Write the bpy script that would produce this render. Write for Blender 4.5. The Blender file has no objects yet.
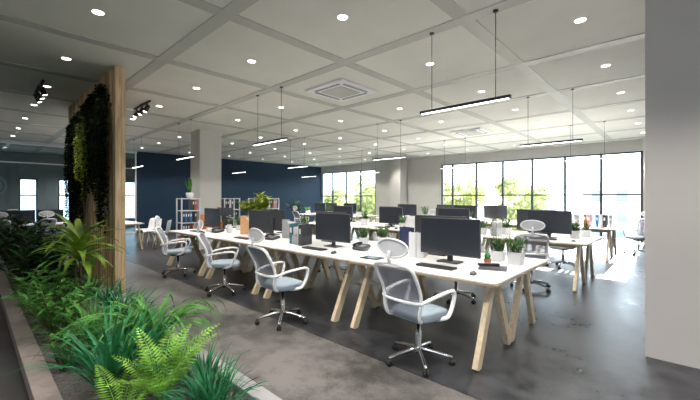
import bpy, bmesh, math, random
from mathutils import Vector, Matrix
random.seed(7)
S = bpy.context.scene
C = S.collection
PI = math.pi
FPX, EYE, HOR = 354.0, 1.5, 198.0
CEIL = 3.5
# camera axes in the room: X runs along the desk rows, Y towards the window wall
RX, RY = 0.732, 0.682          # camera right = (RX, RY); forward = (-RY, RX)

def at(px, py, h=0.0):
    z = FPX * (EYE - h) / (py - HOR); x = (px - 350) / FPX * z
    return Vector((RX * x - RY * z, RY * x + RX * z, h))

# ---------------------------------------------------------------- materials
def mat(name, col, rough=0.5, metal=0.0, var=0.0, vscale=8.0, bump=0.0, bscale=40.0, spec=None, stretch=None,
        emit=None, estr=0.0, col2=None, transl=0.0, coat=0.0, rvar=0.0):
    m = bpy.data.materials.new(name); m.use_nodes = True
    nt = m.node_tree; N = nt.nodes; L = nt.links
    b = N['Principled BSDF']; out = N['Material Output']
    c = (*col, 1)
    b.inputs['Base Color'].default_value = c
    b.inputs['Roughness'].default_value = rough
    b.inputs['Metallic'].default_value = metal
    if spec is not None: b.inputs['Specular IOR Level'].default_value = spec
    if coat: b.inputs['Coat Weight'].default_value = coat
    tc = N.new('ShaderNodeTexCoord'); mp = N.new('ShaderNodeMapping')
    L.new(tc.outputs['Object'], mp.inputs['Vector'])
    if stretch: mp.inputs['Scale'].default_value = stretch
    if var or col2:
        n = N.new('ShaderNodeTexNoise'); n.inputs['Scale'].default_value = vscale; n.inputs['Detail'].default_value = 5
        L.new(mp.outputs['Vector'], n.inputs['Vector'])
        r = N.new('ShaderNodeValToRGB')
        a = tuple(max(0, x * (1 - var)) for x in col); d = tuple(x * (1 + var) for x in (col2 or col))
        r.color_ramp.elements[0].position = 0.3; r.color_ramp.elements[1].position = 0.7
        r.color_ramp.elements[0].color = (*a, 1); r.color_ramp.elements[1].color = (*d, 1)
        L.new(n.outputs['Fac'], r.inputs['Fac']); L.new(r.outputs['Color'], b.inputs['Base Color'])
        if rvar:
            mr = N.new('ShaderNodeMapRange'); mr.inputs['To Min'].default_value = rough - rvar; mr.inputs['To Max'].default_value = rough + rvar
            mr.inputs['From Min'].default_value = .3; mr.inputs['From Max'].default_value = .7
            L.new(n.outputs['Fac'], mr.inputs['Value']); L.new(mr.outputs['Result'], b.inputs['Roughness'])
    if bump:
        n2 = N.new('ShaderNodeTexNoise'); n2.inputs['Scale'].default_value = bscale; n2.inputs['Detail'].default_value = 4
        L.new(mp.outputs['Vector'], n2.inputs['Vector'])
        bp = N.new('ShaderNodeBump'); bp.inputs['Strength'].default_value = bump; bp.inputs['Distance'].default_value = 0.01
        L.new(n2.outputs['Fac'], bp.inputs['Height']); L.new(bp.outputs['Normal'], b.inputs['Normal'])
    if emit:
        b.inputs['Emission Color'].default_value = (*emit, 1); b.inputs['Emission Strength'].default_value = estr
    if transl:
        t = N.new('ShaderNodeBsdfTranslucent'); mx = N.new('ShaderNodeMixShader'); mx.inputs[0].default_value = transl
        src = b.inputs['Base Color'].links
        if src: L.new(src[0].from_socket, t.inputs['Color'])
        else: t.inputs['Color'].default_value = c
        L.new(b.outputs[0], mx.inputs[1]); L.new(t.outputs[0], mx.inputs[2]); L.new(mx.outputs[0], out.inputs['Surface'])
    return m

def concrete(name, lo, hi, rough, sc=1.0):
    m = mat(name, lo, rough, spec=.5); nt = m.node_tree; N = nt.nodes; L = nt.links; b = N['Principled BSDF']
    mp = next(n for n in N if n.type == 'MAPPING'); fac = []
    for scale, det in ((.9 * sc, 6), (6 * sc, 8), (45, 3)):
        n = N.new('ShaderNodeTexNoise'); n.inputs['Scale'].default_value = scale; n.inputs['Detail'].default_value = det; n.inputs['Roughness'].default_value = .62
        L.new(mp.outputs[0], n.inputs['Vector']); fac.append(n.outputs['Fac'])
    def mx(a, w, c):
        q = N.new('ShaderNodeMath'); q.operation = 'MULTIPLY_ADD'; q.inputs[1].default_value = w
        L.new(a, q.inputs[0])
        if isinstance(c, float): q.inputs[2].default_value = c
        else: L.new(c, q.inputs[2])
        return q.outputs[0]
    v = mx(fac[0], 2.4, mx(fac[1], 2.2, mx(fac[2], .8, -2.2)))
    r = N.new('ShaderNodeValToRGB'); r.color_ramp.elements[0].color = (*lo, 1); r.color_ramp.elements[1].color = (*hi, 1)
    r.color_ramp.elements[0].position = .15; r.color_ramp.elements[1].position = .85
    L.new(v, r.inputs['Fac']); L.new(r.outputs['Color'], b.inputs['Base Color'])
    mr = N.new('ShaderNodeMapRange'); mr.inputs['To Min'].default_value = rough - .07; mr.inputs['To Max'].default_value = rough + .07
    L.new(v, mr.inputs['Value']); L.new(mr.outputs[0], b.inputs['Roughness'])
    return m

def see_through(name, col, amount, rough=0.05, gloss=True, holes=0.0):
    """thin glass or fabric mesh: part of the light passes straight through"""
    m = bpy.data.materials.new(name); m.use_nodes = True
    nt = m.node_tree; N = nt.nodes; L = nt.links
    b = N['Principled BSDF']; b.inputs['Base Color'].default_value = (*col, 1); b.inputs['Roughness'].default_value = rough
    t = N.new('ShaderNodeBsdfTransparent'); mx = N.new('ShaderNodeMixShader')
    if gloss:
        g = N.new('ShaderNodeBsdfGlossy'); g.inputs['Roughness'].default_value = 0.0
        t.inputs['Color'].default_value = (*col, 1)
        lw = N.new('ShaderNodeLayerWeight'); lw.inputs['Blend'].default_value = .5
        pw = N.new('ShaderNodeMath'); pw.operation = 'POWER'; pw.inputs[1].default_value = 5
        f = N.new('ShaderNodeMath'); f.operation = 'MULTIPLY_ADD'; f.inputs[1].default_value = .6; f.inputs[2].default_value = .035
        L.new(lw.outputs['Facing'], pw.inputs[0]); L.new(pw.outputs[0], f.inputs[0])
        L.new(f.outputs[0], mx.inputs[0]); L.new(t.outputs[0], mx.inputs[1]); L.new(g.outputs[0], mx.inputs[2])
    else:
        mx.inputs[0].default_value = 1 - amount
        L.new(t.outputs[0], mx.inputs[1]); L.new(b.outputs[0], mx.inputs[2])
    L.new(mx.outputs[0], N['Material Output'].inputs['Surface'])
    return m

M = {}
M['ceiling'] = mat('ceiling_plaster', (.8, .79, .73), .75, var=.04, vscale=1.2)
M['strip'] = mat('ceiling_strip', (.52, .52, .48), .55, var=.05, vscale=2, spec=.6)
M['floor'] = concrete('polished_concrete', (.05, .0465, .046), (.15, .14, .136), .36)
M['carpet'] = concrete('dark_floor_inlay', (.008, .0085, .011), (.05, .052, .06), .34)
M['walk'] = mat('walkway_floor', (.035, .033, .032), .5, var=.2, vscale=2, bump=.08, bscale=30)
M['wall'] = mat('grey_wall', (.58, .545, .53), .7, var=.03, vscale=2)
M['wall_grey'] = mat('window_wall_paint', (.6, .595, .57), .7, var=.03, vscale=2)
M['blue'] = mat('navy_wall', (.01, .028, .058), .6, spec=.25, var=.05, vscale=2)
M['column'] = mat('column_paint', (.62, .61, .59), .6, var=.03, vscale=3)
M['oakwall'] = mat('oak_slats', (.72, .5, .28), .5, var=.2, vscale=5, stretch=(6, 6, .5), col2=(.8, .6, .37), bump=.1)
M['oakmid'] = mat('oak_slat_darker', (.55, .36, .18), .5, var=.15, vscale=5, stretch=(6, 6, .5))
M['oakdark'] = mat('oak_backing', (.2, .12, .06), .6, var=.2, vscale=5, stretch=(6, 6, .5))
M['lens'] = mat('spot_lens', (1, 1, 1), .4, emit=(1, .95, .85), estr=3)
M['oak'] = mat('oak_legs', (.68, .55, .38), .45, var=.12, vscale=9, stretch=(5, 5, .7), col2=(.74, .61, .43))
M['ply'] = mat('ply_edge', (.42, .3, .18), .5, var=.15, vscale=30, stretch=(1, 1, 12))
M['top'] = mat('white_laminate', (.8, .79, .78), .35, var=.015, vscale=3)
M['whiteplastic'] = mat('white_plastic', (.9, .9, .92), .35)
M['mesh'] = see_through('grey_mesh_fabric', (.27, .28, .35), .25, .8, gloss=False)
M['headmesh'] = see_through('white_mesh_fabric', (.7, .71, .76), .15, .8, gloss=False)
M['seat'] = mat('blue_grey_fabric', (.27, .33, .39), .9, var=.1, vscale=60, bump=.2, bscale=200)
M['chrome'] = mat('chrome', (.75, .75, .77), .14, 1.0, var=.02)
M['black'] = mat('black_plastic', (.018, .018, .02), .4, var=.05)
M['screen'] = mat('dark_screen', (.03, .036, .048), .22, spec=.5, var=.03)
M['bezel'] = mat('monitor_shell', (.035, .038, .046), .45, var=.05)
M['trackblack'] = mat('black_track', (.012, .012, .012), .5, var=.05)
M['alu'] = mat('aluminium', (.55, .56, .58), .35, .8, var=.03)
M['frame'] = mat('window_frame_metal', (.05, .055, .06), .4, .4, var=.05)
M['whiteframe'] = mat('white_metal', (.7, .71, .72), .4, var=.02)
M['glass'] = see_through('window_glass', (.97, .98, .98), 1)
M['partglass'] = see_through('partition_glass', (.55, .64, .68), 1)
M['lampglow'] = mat('lamp_glow', (1, 1, 1), .5, emit=(1, .97, .9), estr=5)
M['barglow'] = mat('bar_glow', (1, 1, 1), .5, emit=(1, .98, .94), estr=3.2)
M['curb'] = mat('stone_curb', (.24, .2, .19), .55, var=.2, vscale=5, bump=.3, bscale=25)
M['curblight'] = mat('pale_stone_curb', (.27, .265, .28), .4, var=.12, vscale=4, bump=.2, bscale=25)
M['soil'] = mat('gravel_soil', (.11, .1, .1), .9, var=.6, vscale=60, bump=1.0, bscale=90)
M['pot'] = mat('white_pot', (.68, .68, .7), .5, var=.04, vscale=20)
M['terracotta'] = mat('terracotta', (.5, .16, .09), .7, var=.1, vscale=20)
M['cactus'] = mat('cactus_green', (.06, .26, .07), .7, var=.3, vscale=60, bump=.5)
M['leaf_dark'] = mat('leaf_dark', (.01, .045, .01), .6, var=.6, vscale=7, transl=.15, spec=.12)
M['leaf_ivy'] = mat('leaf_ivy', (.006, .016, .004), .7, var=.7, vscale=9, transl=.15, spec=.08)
M['leaf_mid'] = mat('leaf_mid', (.03, .16, .015), .45, var=.6, spec=.3, vscale=8, col2=(.09, .27, .05), transl=.3)
M['leaf_teal'] = mat('leaf_teal', (.012, .12, .04), .42, var=.6, spec=.3, vscale=8, col2=(.03, .2, .08), transl=.25)
M['leaf_bright'] = mat('leaf_bright', (.16, .4, .04), .5, var=.5, spec=.25, vscale=6, col2=(.34, .58, .12), transl=.35)
M['leaf_yellow'] = mat('leaf_yellow', (.03, .09, .01), .45, var=.6, vscale=4, spec=.25, col2=(.17, .27, .025), transl=.35)
M['leaf_lime'] = mat('leaf_lime', (.16, .25, .02), .5, var=.5, vscale=9, spec=.2, col2=(.26, .34, .03), transl=.3)
M['leaf_desk'] = mat('leaf_desk', (.04, .11, .03), .6, var=.5, vscale=30, spec=.2, col2=(.09, .18, .05), transl=.25)
M['leaf_tree'] = mat('leaf_tree', (.26, .34, .13), .7, var=.4, vscale=1.5, col2=(.42, .42, .18), transl=.35)
M['bark'] = mat('bark', (.09, .06, .04), .85, var=.3, vscale=12, bump=.5)
M['flower'] = mat('white_petals', (.8, .8, .76), .6, var=.05, transl=.2)
M['teal'] = mat('teal_card', (.03, .16, .2), .5, var=.05)
M['greycard'] = mat('grey_card', (.36, .37, .4), .55, var=.05)
M['darkcard'] = mat('dark_card', (.05, .05, .06), .5, var=.1)
M['navycard'] = mat('navy_card', (.02, .03, .1), .5, var=.05)
M['bluecard'] = mat('blue_card', (.03, .16, .4), .5, var=.05)
M['redcard'] = mat('red_card', (.45, .11, .06), .5, var=.05)
M['pinkcard'] = mat('pink_card', (.6, .32, .3), .5, var=.05)
M['whitecard'] = mat('white_card', (.72, .72, .75), .5, var=.03)
M['tan'] = mat('tan_card', (.62, .36, .18), .6, var=.1, vscale=12, stretch=(1, 1, 6))
M['orange'] = mat('orange_card', (.6, .2, .06), .55, var=.1, vscale=10)
M['paper'] = mat('paper', (.75, .75, .75), .8, var=.02)
M['facade'] = mat('pale_facade', (.6, .55, .52), .8, var=.05, vscale=.3)
M['facadeglass'] = mat('facade_window', (.2, .24, .28), .2)
M['ground'] = mat('outdoor_ground', (.27, .27, .24), .9, var=.3, vscale=.2)

# ---------------------------------------------------------------- mesh builder
class MB:
    def __init__(s): s.v = []; s.f = []; s.m = []; s.sm = []
    def add(s, vs, fs, mi=0, smooth=False):
        o = len(s.v); s.v += [tuple(v) for v in vs]
        s.f += [tuple(i + o for i in f) for f in fs]; s.m += [mi] * len(fs); s.sm += [smooth] * len(fs)
        return s
    def box(s, cx, cy, cz, sx, sy, sz, mi=0, rot=None):
        vs = [Vector((x * sx / 2, y * sy / 2, z * sz / 2)) for x in (-1, 1) for y in (-1, 1) for z in (-1, 1)]
        if rot is not None: vs = [rot @ v for v in vs]
        vs = [v + Vector((cx, cy, cz)) for v in vs]
        return s.add(vs, [(0, 1, 3, 2), (4, 6, 7, 5), (0, 4, 5, 1), (2, 3, 7, 6), (0, 2, 6, 4), (1, 5, 7, 3)], mi)
    def rbox(s, cx, cy, cz, sx, sy, sz, r=.02, mi=0, n=3, rot=None):
        """box with rounded vertical corners and softened top and bottom"""
        pts = []
        for qx, qy, a0 in ((1, 1, 0), (-1, 1, PI / 2), (-1, -1, PI), (1, -1, 1.5 * PI)):
            for k in range(n + 1):
                a = a0 + k / n * PI / 2
                pts.append((qx * (sx / 2 - r) + r * math.cos(a), qy * (sy / 2 - r) + r * math.sin(a)))
        e = min(r, sz * .3) * .6
        rings = []
        for z, ins in ((-sz / 2, e), (-sz / 2 + e, 0), (sz / 2 - e, 0), (sz / 2, e)):
            rings.append([Vector((x * (1 - 2 * ins / sx), y * (1 - 2 * ins / sy), z)) for x, y in pts])
        R = rot if rot is not None else Matrix.Identity(3); c = Vector((cx, cy, cz))
        vs = [R @ p + c for rg in rings for p in rg]; k = len(pts); fs = []
        for i in range(3):
            for j in range(k): fs.append((i * k + j, i * k + (j + 1) % k, (i + 1) * k + (j + 1) % k, (i + 1) * k + j))
        fs.append(tuple(range(k))[::-1]); fs.append(tuple(3 * k + j for j in range(k)))
        return s.add(vs, fs, mi)
    def prism(s, a, b, w, d, mi=0, up=Vector((1, 0, 0))):
        """straight bar from a to b, w along the given axis, d across"""
        a = Vector(a); b = Vector(b); t = (b - a).normalized(); u = up.normalized(); v = t.cross(u).normalized()
        vs = [p + u * (i * w / 2) + v * (j * d / 2) for p in (a, b) for i, j in ((-1, -1), (1, -1), (1, 1), (-1, 1))]
        return s.add(vs, [(0, 1, 2, 3)[::-1], (4, 5, 6, 7), (0, 1, 5, 4), (1, 2, 6, 5), (2, 3, 7, 6), (3, 0, 4, 7)], mi)
    def tube(s, pts, r, n=8, mi=0, closed=False, rb=None, smooth=True, cr=0):
        pts = [Vector(p) for p in pts]
        if cr:
            q = []; m = len(pts)
            rng = range(m) if closed else range(m - 1)
            for i in rng:
                p0 = pts[(i - 1) % m] if closed or i > 0 else pts[0]; p1 = pts[i]; p2 = pts[(i + 1) % m]
                p3 = pts[(i + 2) % m] if closed or i + 2 < m else pts[-1]
                for k in range(cr):
                    t = k / cr
                    q.append(.5 * ((2 * p1) + (p2 - p0) * t + (2 * p0 - 5 * p1 + 4 * p2 - p3) * t * t + (3 * p1 - p0 - 3 * p2 + p3) * t ** 3))
            if not closed: q.append(pts[-1])
            if isinstance(r, (list, tuple)):
                rr = []
                for i in rng:
                    for k in range(cr): rr.append(r[i] + (r[(i + 1) % m] - r[i]) * k / cr)
                if not closed: rr.append(r[-1])
                r = rr
            pts = q
        m = len(pts)
        if not isinstance(r, (list, tuple)): r = [r] * m
        vs = []; up = None
        for i, p in enumerate(pts):
            if closed: t = pts[(i + 1) % m] - pts[(i - 1) % m]
            else: t = pts[min(i + 1, m - 1)] - pts[max(i - 1, 0)]
            t = t.normalized() if t.length > 1e-9 else Vector((0, 0, 1))
            if up is None: up = Vector((0, 0, 1)) if abs(t.z) < .9 else Vector((1, 0, 0))
            u = (up - t * up.dot(t)); u = u.normalized() if u.length > 1e-6 else t.orthogonal().normalized()
            w = t.cross(u); up = u
            for k in range(n):
                a = 2 * PI * k / n
                vs.append(p + u * (math.cos(a) * r[i]) + w * (math.sin(a) * (rb if rb else r[i])))
        fs = []
        for i in range(m if closed else m - 1):
            for k in range(n):
                fs.append((i * n + k, i * n + (k + 1) % n, ((i + 1) % m) * n + (k + 1) % n, ((i + 1) % m) * n + k))
        if not closed: fs += [tuple(range(n))[::-1], tuple((m - 1) * n + k for k in range(n))]
        return s.add(vs, fs, mi, smooth)
    def lathe(s, prof, n=16, c=(0, 0, 0), mi=0, smooth=True, rot=None, sx=1, sy=1):
        vs = []; c = Vector(c)
        for r, z in prof:
            for k in range(n):
                a = 2 * PI * k / n; v = Vector((r * math.cos(a) * sx, r * math.sin(a) * sy, z))
                if rot is not None: v = rot @ v
                vs.append(v + c)
        fs = [(i * n + k, i * n + (k + 1) % n, (i + 1) * n + (k + 1) % n, (i + 1) * n + k) for i in range(len(prof) - 1) for k in range(n)]
        fs.append(tuple(range(n))[::-1]); fs.append(tuple((len(prof) - 1) * n + k for k in range(n)))
        return s.add(vs, fs, mi, smooth)
    def blade(s, p0, az, el, L, w, droop, seg=6, mi=0, fold=.25, tip=.1, wmax=.35, twist=0.0):
        """a strap leaf that rises, arches over and tapers"""
        p = Vector(p0); e = el; vs = []; fs = []; st = L / seg; d = Vector((math.cos(az), math.sin(az), 0)); side = Vector((-d.y, d.x, 0))
        for i in range(seg + 1):
            t = i / seg
            ww = w * (.55 + .45 * t / wmax if t < wmax else max(tip, 1 - ((t - wmax) / (1 - wmax)) ** 1.8)) if i < seg else w * .03
            dirv = d * math.cos(e) + Vector((0, 0, math.sin(e))); up = d * -math.sin(e) + Vector((0, 0, math.cos(e)))
            sd = (side * math.cos(twist * t) + up * math.sin(twist * t))
            vs += [p - sd * (ww / 2) + up * (fold * ww / 2), Vector(p), p + sd * (ww / 2) + up * (fold * ww / 2)]
            p = p + dirv * st; e -= droop / seg * (.5 + t * 1.2)
            if e < -1.5: e = -1.5
        for i in range(seg):
            a = i * 3; fs += [(a, a + 1, a + 4, a + 3), (a + 1, a + 2, a + 5, a + 4)]
        return s.add(vs, fs, mi, True)
    def leaf(s, p, d, n, L, w, mi=0):
        """a pointed oval leaf"""
        d = d.normalized(); sd = d.cross(n); sd = sd.normalized() if sd.length > 1e-5 else d.orthogonal().normalized(); up = sd.cross(d)
        P = lambda a, b, c: p + d * (a * L) + sd * (b * w) + up * (c * w)
        return s.add([P(0, 0, 0), P(.3, -.5, .15), P(.35, 0, 0), P(.3, .5, .15), P(.7, -.38, .05), P(.72, 0, -.08), P(.7, .38, .05), P(1, 0, -.25)],
                     [(0, 2, 1), (0, 3, 2), (1, 2, 5, 4), (2, 3, 6, 5), (4, 5, 7), (5, 6, 7)], mi, True)
    def build(s, name, mats, parent=None, loc=None, rz=None, bevel=0):
        me = bpy.data.meshes.new(name); me.from_pydata(s.v, [], s.f)
        ms = mats if isinstance(mats, (list, tuple)) else [mats]
        for m in ms: me.materials.append(M[m])
        for p, mi, sm in zip(me.polygons, s.m, s.sm): p.material_index = mi; p.use_smooth = sm
        me.update()
        o = bpy.data.objects.new(name, me); C.objects.link(o)
        if parent: o.parent = parent
        if loc is not None: o.location = loc
        if rz is not None: o.rotation_euler.z = rz
        if bevel:
            b = o.modifiers.new('soft_edges', 'BEVEL'); b.width = bevel; b.segments = 2; b.limit_method = 'ANGLE'
        return o

def tag(o, label=None, cat=None, group=None, kind=None):
    if label: o['label'] = label
    if cat: o['category'] = cat
    if group: o['group'] = group
    if kind: o['kind'] = kind
    return o
def thing(name, loc, rz=0.0, label=None, cat=None, group=None):
    o = bpy.data.objects.new(name, None); o.empty_display_size = .1; C.objects.link(o)
    o.location = loc; o.rotation_euler.z = rz
    return tag(o, label, cat, group)
def struct(mb, name, m, **k): return tag(mb.build(name, m, **k), kind='structure')
def copy_tree(o, parent=None):
    c = o.copy(); C.objects.link(c)
    if parent: c.parent = parent
    for ch in list(o.children): copy_tree(ch, c)
    return c
class Kind:
    """first placement uses the built thing itself, later ones copy it"""
    def __init__(s, make): s.make = make; s.proto = None
    def put(s, loc, rz=0.0, label=None, cat=None, group=None, scale=None):
        if s.proto is None: o = s.proto = s.make()
        else: o = copy_tree(s.proto)
        o.location = loc; o.rotation_euler.z = rz
        if scale: o.scale = (scale,) * 3
        return tag(o, label, cat, group)
ORD = ['first', 'second', 'third', 'fourth', 'fifth', 'sixth', 'seventh', 'eighth', 'ninth', 'tenth', 'eleventh', 'twelfth', 'thirteenth']

# ---------------------------------------------------------------- the room
X0, X1, Y0, Y1 = -21.0, 5.0, -5.0, 15.5
struct(MB().box((X0 + X1) / 2, (Y0 + Y1) / 2, -.1, X1 - X0 + .6, Y1 - Y0 + .6, .2), 'floor', 'floor')
struct(MB().box((-16.9 + 5) / 2, (2.58 + 15.4) / 2, .002, 21.9, 12.82, .004), 'floor_inlay', 'carpet')
struct(MB().box((X0 + X1) / 2, -2.35, .002, X1 - X0, 5.3, .004), 'floor_walkway', 'walk')
struct(MB().box((X0 + X1) / 2, (Y0 + Y1) / 2, CEIL + .15, X1 - X0 + .6, Y1 - Y0 + .6, .3), 'ceiling', 'ceiling')
PX, PY = 1.855, 1.87
st = MB()
xs = [-1.76 - PX * i for i in range(-3, 11)]; ys = [1.9 + PY * j for j in range(-3, 8)]
for y in ys:
    if Y0 < y < Y1: st.box((X0 + X1) / 2, y, CEIL - .004, X1 - X0, .17, .012)
for x in xs:
    if X0 < x < X1: st.box(x, (Y0 + Y1) / 2, CEIL - .003, .17, Y1 - Y0, .010)
struct(st, 'ceiling_strips', 'strip')
# near wall pier on the right
struct(MB().box(2.38, 4.75, CEIL / 2, 5.24, .8, CEIL), 'wall_right', 'wall')
wf = MB(); wf.box((X0 - .2) / 2, Y0 - .1, CEIL / 2, -.2 - X0, .2, CEIL); wf.box(4.8, Y0 - .1, CEIL / 2, .6, .2, CEIL)
wf.box(2.15, Y0 - .1, .4, 4.7, .2, .8); wf.box(2.15, Y0 - .1, 2.9, 4.7, .2, 1.2)
struct(wf, 'wall_front', 'wall')
r = thing('window_11', (2.15, Y0 - .1, .8)); r['kind'] = 'structure'; f = MB()  # unseen window behind the camera, added as soft front fill light
for x in (-2.32, -.8, .8, 2.32): f.box(x, 0, .75, .06, .08, 1.5)
for z in (.03, 1.47): f.box(0, 0, z, 4.64, .08, .06)
f.build('window_frame', 'frame', r); MB().box(0, 0, .75, 4.64, .01, 1.44).build('window_glass', 'glass', r)
struct(MB().box(X1 + .1, (Y0 + Y1) / 2, CEIL / 2, .2, Y1 - Y0, CEIL), 'wall_east', 'wall')
struct(MB().box(-17.1, (4.85 + 15.5) / 2, CEIL / 2, .2, 10.65, CEIL), 'wall_blue', 'blue')
# window wall
WT = 3.1
def window(name, xa, xb, bars, n):
    fr = thing(name, ((xa + xb) / 2, Y1 + .06, 0)); fr['kind'] = 'structure'
    o = Vector(fr.location); f = MB()
    for x in bars: f.box(x - o.x, 0, WT / 2, .07, .1, WT)
    for z in (.04, 1.62, WT - .03): f.box(0, 0, z, xb - xa, .07, .05)
    f.build('window_frame', 'frame', fr)
    g = MB()
    for a, b in zip(bars[:-1], bars[1:]):
        g.box((a + b) / 2 - o.x, .0, WT / 2, abs(b - a) - .05, .008, WT - .1)
    g.build('window_glass', 'glass', fr)
bars1 = [2.52, 1.37, .22, -.94, -2.08, -3.22, -4.38, -5.54, -6.7, -7.85, -8.4]
bars2 = [-12.5, -13.63, -14.8, -15.97, -16.95]
window('window_1', -8.4, 2.52, bars1, 1)
window('window_2', -16.95, -12.5, bars2, 2)
w = MB()
def wy(xa, xb, za=0, zb=CEIL): w.box((xa + xb) / 2, Y1 + .12, (za + zb) / 2, xb - xa, .24, zb - za)
wy(-21.2, -16.97); wy(-12.48, -8.42); wy(2.55, X1 + .2); wy(-8.42, 2.55, WT); wy(-16.97, -12.48, WT)
struct(w, 'wall_back', 'wall_grey')
# side office beyond the glass partition: west wall with tall windows
wl = MB(); wins = []
ya = Y0
for y0 in (-2.6, -1.25, .1, 1.45, 2.78, 4.1, 5.45, 6.8):
    wl.box(-21.1, (ya + y0) / 2, CEIL / 2, .2, y0 - ya, CEIL); wl.box(-21.1, y0 + .3, .2, .2, .6, .4); wl.box(-21.1, y0 + .3, (2.36 + CEIL) / 2, .2, .6, CEIL - 2.36)
    wins.append(y0); ya = y0 + .6
wl.box(-21.1, (ya + Y1) / 2, CEIL / 2, .2, Y1 - ya, CEIL)
struct(wl, 'wall_left', 'wall_grey')
for i, y0 in enumerate(wins):
    r = thing('window_%d' % (i + 3), (-21.05, y0 + .3, .4)); r['kind'] = 'structure'
    f = MB()
    for dy in (-.28, .28): f.box(0, dy, .98, .08, .05, 1.96)
    for z in (.025, 1.22, 1.935): f.box(0, 0, z, .08, .52, .05)
    f.build('window_frame', 'frame', r); MB().box(0, 0, .98, .01, .5, 1.86).build('window_glass', 'glass', r)
# glass partition in line with the blue wall
r = thing('glass_partition', (-17.0, 0, 0)); r['kind'] = 'structure'
f = MB()
for y in (4.82, 2.6, .3, -2.0, -4.5): f.box(0, y, 1.7, .06, .05, 3.4)
f.box(0, .16, .03, .06, 9.4, .06); f.box(0, .16, 2.75, .05, 9.4, .04); f.box(0, .16, 3.45, .08, 9.4, .09)
f.build('partition_frame', 'whiteframe', r)
MB().box(0, .16, 1.7, .012, 9.3, 3.38).build('partition_glass', 'partglass', r)
# columns
struct(MB().box(-10.5, 4.87, CEIL / 2, .63, .66, CEIL), 'column', 'column')
struct(MB().box(-10.6, 15.05, CEIL / 2, .62, .6, CEIL), 'column', 'column')
struct(MB().box(-.7, 15.2, CEIL / 2, .34, .55, CEIL), 'column', 'column')  # out of view behind the pier, added to cut the sun patches

# slatted timber wall behind the planter
wd = MB().box(-8.05, 1.575, CEIL / 2, 3.62, .09, CEIL, 1)
x = -9.84; kk = 0
while x < -6.3:
    wd.box(x, 1.505, CEIL / 2, .09, .05, CEIL, 2 if kk % 3 == 1 or kk % 7 == 2 else 0); x += .14; kk += 1
wd.box(-6.225, 1.525, CEIL / 2, .05, .08, CEIL); wd.box(-6.225, 1.595, CEIL / 2, .04, .05, CEIL)
struct(wd, 'wall_timber', ['oakwall', 'oakdark', 'oakmid'])

# planter: two stone curbs and gravel bed
struct(MB().box(-5.8, .37, .055, 12.8, .14, .11), 'planter_curb', 'curb', bevel=.006)
struct(MB().box(-5.8, 1.41, .055, 12.8, .12, .11), 'planter_curb', 'curblight', bevel=.006)
so = MB(); nx, ny = 260, 18
vs = [(-12.2 + 12.8 * i / nx, .43 + .93 * j / ny, .062 + random.uniform(-.008, .008)) for i in range(nx + 1) for j in range(ny + 1)]
so.add(vs, [(i * (ny + 1) + j, (i + 1) * (ny + 1) + j, (i + 1) * (ny + 1) + j + 1, i * (ny + 1) + j + 1) for i in range(nx) for j in range(ny)])
tag(so.build('gravel_bed', 'soil'), 'dark gravel and soil bed filling the long planter', 'gravel', kind='stuff')

# ---------------------------------------------------------------- ceiling fittings
def make_down():
    r = thing('downlight', (0, 0, 0))
    MB().lathe([(.054, -.002), (.064, -.007), (.064, 0), (.054, 0)], 20).build('trim_ring', 'whiteplastic', r)
    MB().lathe([(.052, -.0035), (.052, -.001)], 20).build('diffuser', 'lampglow', r)
    ld = bpy.data.lights.new('downlight_bulb', 'SPOT'); ld.energy = 62; ld.spot_size = math.radians(116); ld.spot_blend = .55
    ld.color = (1, .95, .87); ld.shadow_soft_size = .07
    lo = bpy.data.objects.new('downlight_bulb', ld); C.objects.link(lo); lo.parent = r; lo.location = (0, 0, -.02)
    return r
down = Kind(make_down)
def dim_bulb():
    ld = bpy.data.lights.get('dimmed_bulb')
    if ld is None: ld = bpy.data.lights['downlight_bulb'].copy(); ld.name = 'dimmed_bulb'; ld.energy = 8
    return ld
rows = {-3: 'far left', -2: 'over the walkway left of the planter', -1: 'over the left side of the planter', 0: 'over the aisle beside the planter',
        1: 'over the inner half of the nearest desk row', 2: 'between nearest and middle desk rows', 3: 'over the inner half of the middle desk row',
        4: 'over the aisle before the far desk row', 5: 'over the far desk row', 6: 'closest to the window wall'}
CASS = {(-4.585, 4.68), (-4.585, 10.29)}
for j in range(-2, 7):
    n = 0
    for i in range(-3 if j < 1 else -1, 10):
        x = -2.73 - PX * (i); y = 2.81 + PY * j
        if i == -1 and j >= 1: x = -.82
        if any(abs(x - a) < .4 and abs(y - b) < .4 for a, b in CASS): continue
        if y > Y1 - .3 or (x < -17 and j > 1): continue
        if abs(x + 10.15) < .3 and j == 1: continue
        dn = down.put((x, y, CEIL), 0, 'round recessed ceiling light %s, %s from right' % (rows[j], ORD[n]), 'ceiling light', 'recessed ceiling downlights')
        if j < 0 and x < -3:
            for c_ in dn.children:
                if c_.type == 'LIGHT': c_.data = dim_bulb()
        n += 1
def make_cassette():
    r = thing('ceiling_air_vent', (0, 0, 0)); r['kind'] = 'thing'
    MB().rbox(0, 0, -.02, .95, .95, .04, .03).build('housing', 'whiteplastic', r)
    MB().box(0, 0, -.044, .5, .5, .012).build('intake_grille', 'strip', r)
    for k in range(4):
        a = k * PI / 2
        MB().box(0, .36, -.043, .62, .05, .012, rot=None).build('louver', 'greycard', r, rz=a)
    return r
cass = Kind(make_cassette)
cass.put((-4.585, 4.68, CEIL - .002), 0, 'square ceiling air conditioner with four louvers above the nearest desks', 'air conditioner', 'ceiling air conditioners')
cass.put((-4.585, 10.29, CEIL - .002), 0, 'square ceiling air conditioner closer to the windows', 'air conditioner', 'ceiling air conditioners')

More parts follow.
